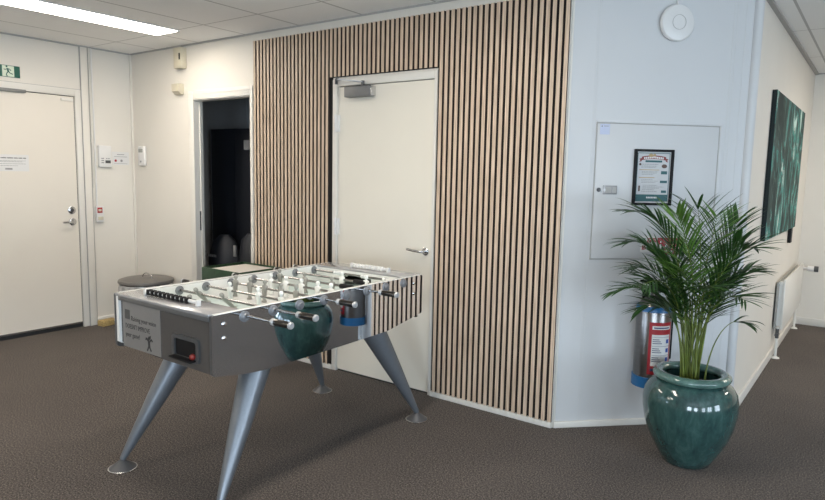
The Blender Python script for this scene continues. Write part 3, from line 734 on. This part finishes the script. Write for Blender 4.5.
# ------------------------------------------------------------------ green tray table before the doorway
gt = thing('green_crate', 'dark green crate table with white sheet on top before the doorway', 'crate', (-3.955, 3.17, 0))
bm = bm_new()
for a in ((-.23, .22, -.20, -.19), (-.23, .22, .188, .20), (-.23, -.218, -.19, .188), (.208, .22, -.19, .188)): add_box(bm, *a, .56, .725, bev=.004)
add_box(bm, -.21, .20, -.18, .18, .56, .575)
finish('rim', bm, M['boxgreen'], gt)
for sx, sy in ((-1, -1), (1, -1), (-1, 1), (1, 1)):
    bm = bm_new(); add_box(bm, sx*.195-.02, sx*.195+.02, sy*.175-.02, sy*.175+.02, 0, .56, bev=.003); finish('leg', bm, M['boxgreen'], gt)
bm = bm_new(); add_box(bm, -.15, .205, -.186, .160, .575, .719, bev=.004); finish('white_insert', bm, mat('off_white_sheet', (.66, .63, .58), .5, noise=.03), gt)

# ------------------------------------------------------------------ store room contents
t = tag(boxo('dark_board', (-5.60, -5.20, 4.12, 4.16, .0, 1.875), M['closetblack'], bev=.003), 'tall dark navy board leaning inside the dark store room', 'board')
bm = bm_new(); add_box(bm, -5.615, -5.60, 4.12, 4.16, .0, 1.875); finish('board_edge', bm, mat('grey_edge', (.16, .17, .18), .5, noise=.05), t)
t = thing('storage_cabinet', 'tall black cabinet with small white sticker in the dark store room', 'cabinet', (-4.62, 4.2, 0))
bm = bm_new(); add_box(bm, -.44, .5, -.20, .25, 0, 1.86, bev=.004); finish('body', bm, M['closetblack'], t)
bm = bm_new(); add_box(bm, -.435, .495, -.215, -.202, 0.02, 1.84, bev=.002); dr = finish('cabinet_door', bm, M['closetblack'], t)
bm = bm_new(); add_box(bm, -.30, -.22, -.2175, -.215, 1.66, 1.75); finish('sticker', bm, mat('grey_sticker', (.30, .30, .30), .5, noise=.1), dr)
def sack(name, lab, x, y, w_, d_, h_, m, seed):
    t = thing(name, lab, 'bag', (x, y, 0)); rnd = random.Random(seed); bm = bm_new(); n = 24
    prof = [(0, 0), (.85, 0), (1, .12), (1.02, .45), (.92, .75), (.7, .93), (.3, 1.0), (0, 1.0)]
    add_lathe(bm, prof, seg=n)
    for v in bm.verts:
        k = 1+.07*math.sin(v.co.z*9+seed)+.05*math.sin(math.atan2(v.co.y, v.co.x)*5+seed)
        v.co = Vector((v.co.x*w_/2*k, v.co.y*d_/2*k, v.co.z*h_))
    finish('body', bm, m, t); return t
b1 = sack('black_bag', 'black bag with faint white lettering on the store room floor', -4.98, 3.80, .36, .26, .86, M['closetblack'], 1)
bm = text_bm('C', .075, plane_T((-.13, -.155, .66), (1, 0, 0), (0, 0, 1)))
for k in range(6): add_box(bm, -.065+k*.024, -.050+k*.024, -.156, -.155, .665, .690-.003*(k % 2))
finish('lettering', bm, mat('grey_lettering', (.20, .20, .20), .5, noise=.05), b1)
b2 = sack('black_bag', 'black bag with pale clip beside the lettered bag in store room', -4.58, 3.79, .34, .26, .90, M['closetblack'], 4)
bm = bm_new(); add_box(bm, -.06, -.03, -.165, -.15, .70, .80, bev=.002); finish('pale_clip', bm, mat('grey_clip', (.20, .20, .20), .5, noise=.05), b2)
t = thing('cable_reel', 'grey and orange tool bundle at the left of the store room doorway', 'tools', (-5.36, 3.72, 0))
bm = bm_new(); add_tube(bm, [(-.08, .05, .02), (.02, 0, .70), (.05, -.02, .92)], [.05, .045, .015], 14); finish('grey_cover', bm, mat('grey_fabric', (.14, .14, .13), .8, noise=.3), t)
bm = bm_new(); add_tube(bm, [(.05, -.04, .02), (.08, -.05, .60)], .03, 12); finish('orange_tool', bm, M['orange'], t)
t = thing('wall_socket_box', 'narrow pale grey box fixed at right side of the store room doorway', 'wall box', (OX1-.022, B+.06, .60))
bm = bm_new(); add_box(bm, -.02, .003, -.045, .045, .05, .27, bev=.003); finish('casing', bm, mat('pale_grey_plastic', (.34, .34, .34), .5, noise=.03), t)

# ------------------------------------------------------------------ potted palm
SV = Vector((.979, .205, 0)); NV = Vector((-.205, .979, 0))
pp = thing('potted_palm', 'tall green areca palm in glazed teal ceramic pot beside the angled wall', 'potted plant', (-.724, 3.458, 0))
bm = bm_new()
add_lathe(bm, [(0, 0), (.108, 0), (.118, .006), (.150, .06), (.192, .14), (.218, .215), (.230, .285), (.232, .335), (.222, .385), (.200, .42), (.170, .445), (.150, .450), (.160, .40), (.16, .38), (0, .38)], seg=72)
finish('pot', bm, M['glaze'], pp)
bm = bm_new()
rim = [(.162+.028*math.cos(a), .466+.022*math.sin(a)) for a in [2*PI*k/16 for k in range(16)]]; rim.append(rim[0])
add_lathe(bm, rim, seg=72); bmesh.ops.remove_doubles(bm, verts=bm.verts, dist=1e-5); finish('pot_rim', bm, M['rimglaze'], pp)
bm = bm_new(); add_lathe(bm, [(0, .415), (.08, .418), (.148, .412), (.148, .385), (0, .385)], seg=40); finish('soil', bm, M['soil'], pp)
rnd = random.Random(11)
def bez(p0, p1, p2, p3, t): return p0*(1-t)**3+p1*3*t*(1-t)**2+p2*3*t*t*(1-t)+p3*t**3
def frond(apex, tip, light=False, start=.42, n=19, ll=.20, droop=.25, base=None, lw=.0075, plane=None):
    def W(p): return SV*p[0]+NV*p[1]+Vector((0, 0, p[2]))
    b = base or (apex[0]*.12+rnd.uniform(-.045, .045), rnd.uniform(-.055, .055))
    p0 = W((b[0], b[1], .412)); p3 = W(tip); A = W(apex)
    p1 = p0+Vector((0, 0, .55*(A.z-.41)))+(A-p0)*Vector((.12, .12, 0)).length*.3
    p2 = A
    bm = bm_new(); K = 22
    pts = [bez(p0, p1, p2, p3, i/K) for i in range(K+1)]
    add_tube(bm, pts, [max(.0010, .0052*(1-.85*(i/K))) for i in range(K+1)], 6)
    stalk = bm
    lf = bm_new()
    # plane of the leaflets: across the rachis
    for i in range(n):
        t = start+(1-start)*(i/(n-1))**.95
        P = bez(p0, p1, p2, p3, t); Tn = (bez(p0, p1, p2, p3, min(1, t+.02))-bez(p0, p1, p2, p3, t-.02)).normalized()
        sd = Tn.cross(plane or (NV if abs(Tn.dot(NV)) < .8 else SV)).normalized() if plane is not None else Tn.cross(Vector((0, 0, 1)))
        if sd.length < .25: sd = SV.copy()
        sd.normalize()
        u = (i/(n-1)); L_ = ll*(.62+.6*math.sin(PI*min(1, .18+u*.72)))*(1-.35*u**3)
        for s_ in (1, -1):
            fw = .75+.5*u+rnd.uniform(-.08, .08)
            up = sd.cross(Tn)*s_
            d = (sd*s_+Tn*fw+Vector((0, 0, rnd.uniform(-.15, .28)))).normalized()
            l = L_*rnd.uniform(.75, 1.15); m_ = 7; prev = None; pos = P.copy(); dd = d.copy()
            fold = dd.cross(Vector((0, 0, 1))); fold = fold.normalized() if fold.length > .2 else SV.copy()
            tw = rnd.uniform(-.5, .5)
            fold = (fold*math.cos(tw)+dd.cross(fold)*math.sin(tw)).normalized()
            for j in range(m_+1):
                q = j/m_; wd = lw*math.sin(PI*min(1, .12+q*.88))**.7 if q < 1 else .0003
                nrm = fold.cross(dd).normalized()
                ring = [lf.verts.new(pos+fold*wd), lf.verts.new(pos-nrm*wd*.45), lf.verts.new(pos-fold*wd)]
                if prev:
                    lf.faces.new((prev[0], ring[0], ring[1], prev[1])); lf.faces.new((prev[1], ring[1], ring[2], prev[2]))
                prev = ring
                pos = pos+dd*(l/m_); dd = (dd+Vector((0, 0, -droop*q*.55-.01))).normalized()
                fold = (fold-dd*fold.dot(dd)).normalized()
    st_ = finish('frond', lf, M['leaf_light'] if light else M['leaf'], pp, angle=180)
    finish('frond_stalk', stalk, M['stem'], st_, angle=180)
# (side, depth, height) of the bend and of the tip, young leaf?, where leaflets start, how many, leaflet length
FR = [
 ((-.15, -.05, 1.30), (-.33, -.12, 1.27), False, .42, 20, .18),
 ((-.20, .05, 1.17), (-.36, .10, 1.12), False, .45, 19, .18),
 ((-.06, -.08, 1.15), (-.12, -.14, 1.27), True, .40, 24, .19),
 ((.00, .04, 1.18), (-.03, .02, 1.30), False, .42, 22, .19),
 ((.05, -.02, 1.12), (.06, -.08, 1.26), True, .42, 22, .18),
 ((.12, .05, 1.14), (.16, .08, 1.24), False, .42, 20, .19),
 ((.16, -.03, 1.14), (.23, -.10, 1.15), False, .45, 18, .18),
 ((.14, .02, 1.02), (.25, .05, 1.02), False, .45, 18, .17),
 ((-.20, -.04, .99), (-.40, -.10, .88), False, .50, 17, .16),
 ((-.20, .06, 1.05), (-.32, .12, .98), False, .45, 18, .17),
 ((-.12, -.15, 1.04), (-.24, -.30, .96), False, .42, 18, .17),
 ((.03, -.16, 1.00), (.06, -.34, .98), False, .42, 18, .17),
 ((.10, -.12, .97), (.20, -.24, .92), False, .45, 16, .16),
 ((-.04, -.10, .97), (-.08, -.22, 1.04), True, .42, 18, .18),
 ((.02, .14, 1.05), (.05, .28, 1.10), False, .42, 18, .17),
 ((-.10, .12, 1.08), (-.20, .25, 1.08), False, .42, 18, .17),
 ((.12, .13, 1.02), (.20, .22, 1.0), False, .42, 16, .17),
 ((-.10, .0, .92), (-.22, -.06, .90), False, .50, 16, .17),
 ((-.13, -.06, .90), (-.27, -.12, .80), False, .50, 16, .16),
 ((-.08, .05, .86), (-.16, .08, .80), False, .52, 14, .15),
 ((-.09, -.05, .98), (-.20, -.10, 1.10), False, .45, 18, .17),
 ((.10, -.04, 1.06), (.17, -.08, 1.16), False, .45, 18, .18),
 ((.07, .02, .95), (.15, .0, .94), False, .48, 14, .17),
 ((-.02, .06, .98), (-.06, .1, 1.12), False, .45, 18, .18),
]
for a, t_, li, st0, n_l, ll in FR: 
    frond((a[0], a[1], a[2]+(.03 if a[2] > 1.08 else 0)), (t_[0], t_[1], t_[2]+(.03 if t_[2] > 1.15 else 0)), li, st0-.06, n_l, ll*1.18, droop=.26, lw=.0054)
frond((.14, .0, .80), (.22, -.02, .77), False, .80, 3, .17, base=(.06, -.04), droop=.45)
frond((-.12, -.02, .92), (-.28, -.05, .98), False, .82, 3, .15, base=(-.05, -.02))
for k in range(11):
    a = rnd.uniform(0, 2*PI); r0 = rnd.uniform(.005, .05); r1 = r0*rnd.uniform(1.2, 2.4)+.01; h_ = rnd.uniform(.25, .5)
    bm = bm_new(); add_tube(bm, [(r0*math.cos(a)-.01, r0*math.sin(a), .41), ((r0+r1)/2*math.cos(a)-.012, (r0+r1)/2*math.sin(a), .41+h_*.5), (r1*math.cos(a)-.015, r1*math.sin(a), .41+h_)], [.0062, .0050, .0025], 7)
    finish('stem', bm, M['stem'], pp, angle=180)

# ------------------------------------------------------------------ football table
TX, TY = -2.525, 2.305
tb = thing('table_football', 'steel sided table football game on four splayed conical legs', 'football table', (TX, TY, 0))
HX, HY = .375, .735
prof = [(-HY, .632), (-HY+.01, .624), (-.575, .600), (-.44, .590), (.10, .596), (.42, .603), (.60, .632), (HY-.008, .652), (HY, .662), (HY, .868), (HY-.004, .876), (HY-.012, .880), (-HY+.004, .880), (-HY, .876)]
for s_, nm in ((1, 'near'), (-1, 'far')):
    bm = bm_new(); a, b = (HX-.020, HX-.002) if s_ > 0 else (-HX+.002, -HX+.020)
    add_prism(bm, [(y*.999, z-.001) for y, z in prof], a, b, 'x'); sd = finish('side_panel', bm, M['darkgrey'] , tb)
    bm = bm_new(); a, b = (HX-.002, HX) if s_ > 0 else (-HX, -HX+.002)
    add_prism(bm, prof, a, b, 'x'); finish('steel_facing', bm, M['mirror'], sd)
    bm = bm_new(); a, b = (HX-.024, HX-.0201) if s_ > 0 else (-HX+.0201, -HX+.040)
    add_prism(bm, [(y, z-.001) if z > .7 else (y, z+.02) for y, z in prof] if s_ < 0 else [(-HY+.03, .70), (HY-.03, .70), (HY-.03, .879), (-HY+.03, .879)], a, b, 'x'); finish('inner_board', bm, M['liner'], sd)
    bm = bm_new(); add_box(bm, s_*(HX-.013)-.013, s_*(HX-.013)+.013, -HY+.012, HY-.014, .8802, .8825, bev=.0008); finish('top_edge', bm, M['liner'], sd)
# ends
for s_ in (-1, 1):
    bm = bm_new(); y0, y1 = sorted((s_*(HY-.012), s_*(HY-.030)))
    add_prism(bm, [(-HX+.042, .650), (-.06, .628), (HX-.022, .626), (HX-.022, .872), (-HX+.042, .872)], y0, y1, 'y')
    ep = finish('end_panel', bm, M['endpanel'], tb)
    bm = bm_new(); y0, y1 = sorted((s_*(HY+.004), s_*(HY-.155)))
    add_box(bm, -HX+.022, HX-.020, y0, y1, .872, .884, bev=.002); finish('top_plate', bm, M['greymetal'], tb)
bm = bm_new(); add_box(bm, -HX+.041, HX-.021, -HY-.003, -HY+.011, .852, .8715, bev=.002); finish('plate_shade_lip', bm, mat('plate_shade_grey', (.10, .10, .098), .4, noise=.03), tb)  # lip strip below the plate edge; shade of the overhang put into its colour
bm = bm_new(); yf = -HY+.012
add_box(bm, -.318, -.010, yf-.0022, yf-.0002, .634, .868)
nt_ = finish('notice_sheet', bm, M['notice'], tb); 
TN = plane_T((-.318, yf-.0022, .634), (1, 0, 0), (0, 0, 1)) @ Matrix.Rotation(-.0, 4, 'Z')
bm = bm_new(); add_box(bm, .020, .062, .135, .180, 0, .0006, T=TN); finish('notice_icon', bm, M['darkgrey'], nt_)
bm = text_bm('Raising your voice', .032, TN @ Matrix.Translation((.072, .132, .0003)), width=.20)
text_bm("DOESN'T IMPROVE", .032, TN @ Matrix.Translation((.022, .092, .0003)), bm=bm, width=.20); text_bm('your game!', .032, TN @ Matrix.Translation((.022, .052, .0003)), bm=bm, width=.118)
finish('notice_lettering', bm, M['ink'], nt_)
bm = bm_new()   # small ink drawing of a jumping figure
def stroke(pts, wd):
    for (a, b), (c, d) in zip(pts, pts[1:]):
        v = Vector((c-a, d-b)); l = v.length; nx, ny = -v.y/l*wd/2, v.x/l*wd/2
        add_prism(bm, [(a+nx, b+ny), (a-nx, b-ny), (c-nx, d-ny), (c+nx, d+ny)], 0, .0006, 'z', T=TN)
stroke([(.215, .055), (.217, .028)], .016); stroke([(.215, .052), (.195, .070), (.190, .060)], .008); stroke([(.217, .052), (.235, .068), (.243, .058)], .008)
stroke([(.212, .030), (.200, .010)], .009); stroke([(.220, .030), (.232, .012)], .009); stroke([(.209, .062), (.223, .078)], .015); stroke([(.225, .072), (.230, .084)], .006)
finish('notice_drawing', bm, M['ink'], nt_)
bm = bm_new()   # ball return: rim and dark recess with a ball
hx0, hx1, hz0, hz1 = .085, .275, .655, .765
def rrect(x0, x1, z0, z1, r, n=5):
    out = []
    for cx, cz, a in ((x1-r, z1-r, 0), (x0+r, z1-r, PI/2), (x0+r, z0+r, PI), (x1-r, z0+r, 1.5*PI)):
        for i in range(n+1): t = a+PI/2*i/n; out.append((cx+r*math.cos(t), cz+r*math.sin(t)))
    return out
o_ = rrect(hx0, hx1, hz0, hz1, .02); i_ = rrect(hx0+.018, hx1-.018, hz0+.018, hz1-.018, .012)
def ring_prism(bm, o_, i_, y0, y1):
    n = len(o_); v = {}
    for nm, pts in (('o', o_), ('i', i_)):
        for yy, k in ((y0, 0), (y1, 1)): v[nm, k] = [bm.verts.new((a, yy, b)) for a, b in pts]
    for i in range(n):
        j = (i+1) % n
        bm.faces.new((v['o', 0][i], v['o', 0][j], v['i', 0][j], v['i', 0][i])); bm.faces.new((v['o', 1][i], v['i', 1][i], v['i', 1][j], v['o', 1][j]))
        bm.faces.new((v['o', 0][i], v['o', 1][i], v['o', 1][j], v['o', 0][j])); bm.faces.new((v['i', 0][i], v['i', 0][j], v['i', 1][j], v['i', 1][i]))
ring_prism(bm, o_, i_, yf-.010, yf); br = finish('ball_return', bm, M['darkgrey'], tb)
bm = bm_new(); add_prism(bm, i_, yf-.001, yf-.0005, 'y'); finish('ball_return_recess', bm, M['black'], br)
bl = tag(finish('table_ball', (lambda b: (bmesh.ops.create_icosphere(b, subdivisions=3, radius=.0135), b)[1])(bm_new()), M['ball']), 'small red ball resting in the ball return hole of the football table', 'ball')
bl.location = (TX+.243, TY+yf-.0155, .6865)
bm = bm_new(); add_box(bm, hx0+.018, hx1-.018, yf-.040, yf-.002, .665, .6728, bev=.002); finish('ball_shelf', bm, M['black'], br)
# floor of the pitch
bm = bm_new(); add_box(bm, -HX+.032, HX-.024, -HY+.03, HY-.03, .770, .782); pf = finish('playfield', bm, M['field'], tb)
bm = bm_new(); z0, z1 = .7821, .7826
add_box(bm, -HX+.04, HX-.03, -.003, .003, z0, z1)
for s_ in (-1, 1):
    add_box(bm, -.16, .16, s_*.40-.003, s_*.40+.003, z0, z1)
    for xx in (-.16, .16): a, b = sorted((s_*.40, s_*.60)); add_box(bm, xx-.003, xx+.003, a, b, z0, z1)
    a, b = sorted((s_*.02, s_*.20)); add_box(bm, -HX+.045, HX-.04, a, b, z0, z1-.0002)
for k in range(28):
    a0, a1 = 2*PI*k/28, 2*PI*(k+1)/28
    q = [bm.verts.new((r*math.cos(a), r*math.sin(a), z1)) for a in (a0, a1) for r in (.09, .095)]; bm.faces.new((q[0], q[1], q[3], q[2]))
finish('pitch_markings', bm, M['liner'], pf)
# inner end walls
for s_ in (-1, 1):
    bm = bm_new(); y0, y1 = sorted((s_*(HY-.155), s_*(HY-.145))); add_box(bm, -HX+.033, -.11, y0, y1, .782, .872); add_box(bm, .11, HX-.024, y0, y1, .782, .872); add_box(bm, -.11, .11, y0, y1, .845, .872)
    finish('goal_wall', bm, M['liner'], tb)
# bolts
for y in (-.677, .652):
    for z in (.838, .778):
        bm = bm_new(); add_lathe(bm, [(.0, .006), (.006, .0055), (.010, .003), (.0105, 0)], (HX, y, z), 18, (1, 0, 0)); finish('bolt', bm, M['chrome'], tb)
# players: one continuous little figure, rod through the chest at the origin
def figure_mesh():
    bm = bm_new(); secs = [(.046, .002, .002), (.044, .006, .0065), (.038, .0088, .0095), (.028, .0082, .0088), (.022, .0045, .005), (.018, .007, .006), (.013, .0165, .009), (0, .0155, .0105), (-.012, .013, .010), (-.020, .0115, .009), (-.032, .012, .008), (-.050, .0095, .007), (-.062, .0085, .008), (-.068, .011, .012), (-.073, .011, .012)]
    n = 14; rings = []
    for z, rx, ry in secs: rings.append([bm.verts.new((rx*1.3*math.cos(2*PI*k/n), ry*1.15*math.sin(2*PI*k/n), z)) for k in range(n)])
    for q, s_ in zip(rings, rings[1:]):
        for k in range(n): bm.faces.new((q[k], q[(k+1) % n], s_[(k+1) % n], s_[k]))
    bm.faces.new(rings[0]); bm.faces.new(rings[-1][::-1])
    return bm
def handle_bm(x0):
    bm = bm_new(); add_lathe(bm, [(.009, 0), (.014, .004), (.014, .018), (.010, .022)], (x0, 0, 0), 20, (1, 0, 0)); return bm
ys = [1.735+.16*k-TY for k in range(8)]
rods = {0: ('grey', [.0], 'n', -.04), 1: ('grey', [-.162, .040], 'n', .0), 2: ('white', [-.135, .085, .25], 'f', .0),
        3: ('grey', [-.293, -.173, -.055, .070, .180], 'n', .0), 4: ('white', [-.189, -.067, .054, .175, .27], 'f', .0),
        5: ('grey', [-.293, -.085, .125], 'n', .0), 6: ('white', [.052, .233], 'f', .0), 7: ('white', [-.120, .097, .26], 'f', 0)}
hx = {0: (-1.978, -1.866), 1: (-1.997, -1.885), 3: (-2.060, -1.943), 5: (-2.062, -1.949)}
fm = {}
ZR = .856
tilt = {1: .75, 0: .3, 7: 1.35}
proto_fig = {}
for k, y in enumerate(ys):
    col, fx, side, off = rods[k]
    if side == 'n': xa, xb = -.37, hx[k][0]-TX+.01
    else: xa, xb = -.40, .368
    if k == 2: xa = -.43
    bm = bm_new(); add_tube(bm, [(xa, 0, 0), (xb, 0, 0)], .0065, 14); rod = finish('rod', bm, M['rod'], tb); rod.location = (0, y, ZR)
    for x in fx:
        key = col
        if key not in proto_fig:
            f_ = finish('player_figure', figure_mesh(), M['figure_'+col], rod, angle=180); proto_fig[key] = f_
        else: f_ = proto_fig[key].copy(); C.objects.link(f_); f_.parent = rod
        f_.location = (x, 0, 0); f_.rotation_euler = (tilt.get(k, .06*((k*7) % 3-1)), 0, 0)
    if side == 'n':
        h0, h1 = hx[k][0]-TX, hx[k][1]-TX; s_ = 1
    else:
        h0, h1 = xa+.0, xa-.115; s_ = -1
    ax = (s_, 0, 0)
    bm = bm_new(); add_lathe(bm, [(.0, .018), (.013, .018), (.0145, .024), (.0145, .095), (.013, .104), (0, .104)], (h0, 0, 0), 24, ax)
    g_ = finish('handle_grip', bm, mat('black_chrome_grip', (.06, .055, .05), .12, .8, noise=.05), rod)
    bm = bm_new(); add_lathe(bm, [(.0, -.004), (.010, -.004), (.0145, .002), (.0145, .013), (.011, .0175), (0, .0175)], (h0, 0, 0), 24, ax); finish('handle_collar', bm, M['capmetal'], rod)
    bm = bm_new(); add_lathe(bm, [(0, .1045), (.013, .1045), (.0155, .107), (.0155, .113), (.012, .118), (0, .118)], (h0, 0, 0), 24, ax)
    finish('handle_cap', bm, M['capmetal'], rod)
    # bushings in both sides
    for s_ in (1, -1):
        bm = bm_new()
        add_lathe(bm, [(0, 0), (.023, 0), (.0245, .002), (.0235, .006), (.016, .008), (.012, .013), (.0, .013)], (s_*HX, y, ZR-.004), 28, (s_, 0, 0))
        finish('rod_bearing', bm, M['bushing'], tb)
        bm = bm_new(); xi = HX-.024 if s_ > 0 else HX-.040
        add_lathe(bm, [(0, 0), (.024, 0), (.024, .004), (.014, .006), (.012, .012), (0, .012)], (s_*xi, y, ZR-.002), 28, (-s_, 0, 0))
        finish('inner_bearing', bm, M['bushing'], tb)
# rubber stops at the far rods
for y, x in ((ys[5]+.05, .205), (ys[6]+.0, .205)): pass
for k, x in ((6, .150), (5, .19)):
    bm = bm_new(); add_tube(bm, [(x, ys[k], ZR), (x+.085, ys[k], ZR)], .014, 18); finish('rubber_bumper', bm, M['black'], tb)
# score counters
def counter(y, x0, x1, z, bead_mat, nb, ends):
    bm = bm_new(); add_tube(bm, [(x0, y, z+.016), (x1, y, z+.016)], .008, 10)
    for x in (x0, x1): add_box(bm, x-.008, x+.008, y-.010, y+.010, z, z+.028, bev=.002)
    sc = finish('score_counter', bm, M['white'], tb)
    wd = (x1-x0)*.82/nb; first = None
    for i in range(nb):
        if first is None:
            bm = bm_new(); add_box(bm, -wd*.34, wd*.34, -.012, .012, .003, .028, bev=.003); first = finish('counter_bead', bm, bead_mat, sc); b_ = first
        else: b_ = first.copy(); C.objects.link(b_); b_.parent = sc
        b_.location = (x0+.014+wd*(i+.5), y, z)
counter(-.665, -.215, .185, .884, M['black'], 10, 0)
counter(.645, -.10, .19, .884, M['whitegloss'], 10, 0)
# legs
ft = .395
for sx, sy in ((-1, -1), (1, -1), (1, 1), (-1, 1)):
    top = Vector((sx*.265, sy*(.41 if sy < 0 else .40), .61)); foot = Vector((sx*(.385 if sx < 0 else .37), sy*.715, .045))
    if (sx, sy) == (-1, 1): foot.x = -.42
    bm = bm_new(); d = top-foot
    add_tube(bm, [foot, foot+d*.02, foot+d*.5, top+d*.0], [.014, .0165, .046, .072], 40); lg = finish('leg', bm, M['leg'], tb)
    bm = bm_new(); add_lathe(bm, [(0, 0), (.062, 0), (.064, .004), (.056, .010), (.040, .022), (.022, .036), (.012, .044), (0, .046)], (foot.x, foot.y, 0), 36); finish('foot_pad', bm, mat('dark_pad_paint', (.10, .10, .105), .4, .4, noise=.03), lg)
    bm = bm_new(); add_lathe(bm, [(.0625, .0), (.0675, .0), (.0675, .0035), (.0625, .0045)], (foot.x, foot.y, 0), 36); finish('pad_rim', bm, M['steel'], lg)
    bm = bm_new(); add_tube(bm, [(foot.x, foot.y, .04), foot+d*.03], .008, 12); finish('foot_screw', bm, M['chrome'], lg)
# underside box
bm = bm_new(); add_box(bm, -HX+.033, HX-.022, -HY+.03, HY-.03, .640, .652); finish('bottom_board', bm, M['darkgrey'], tb)
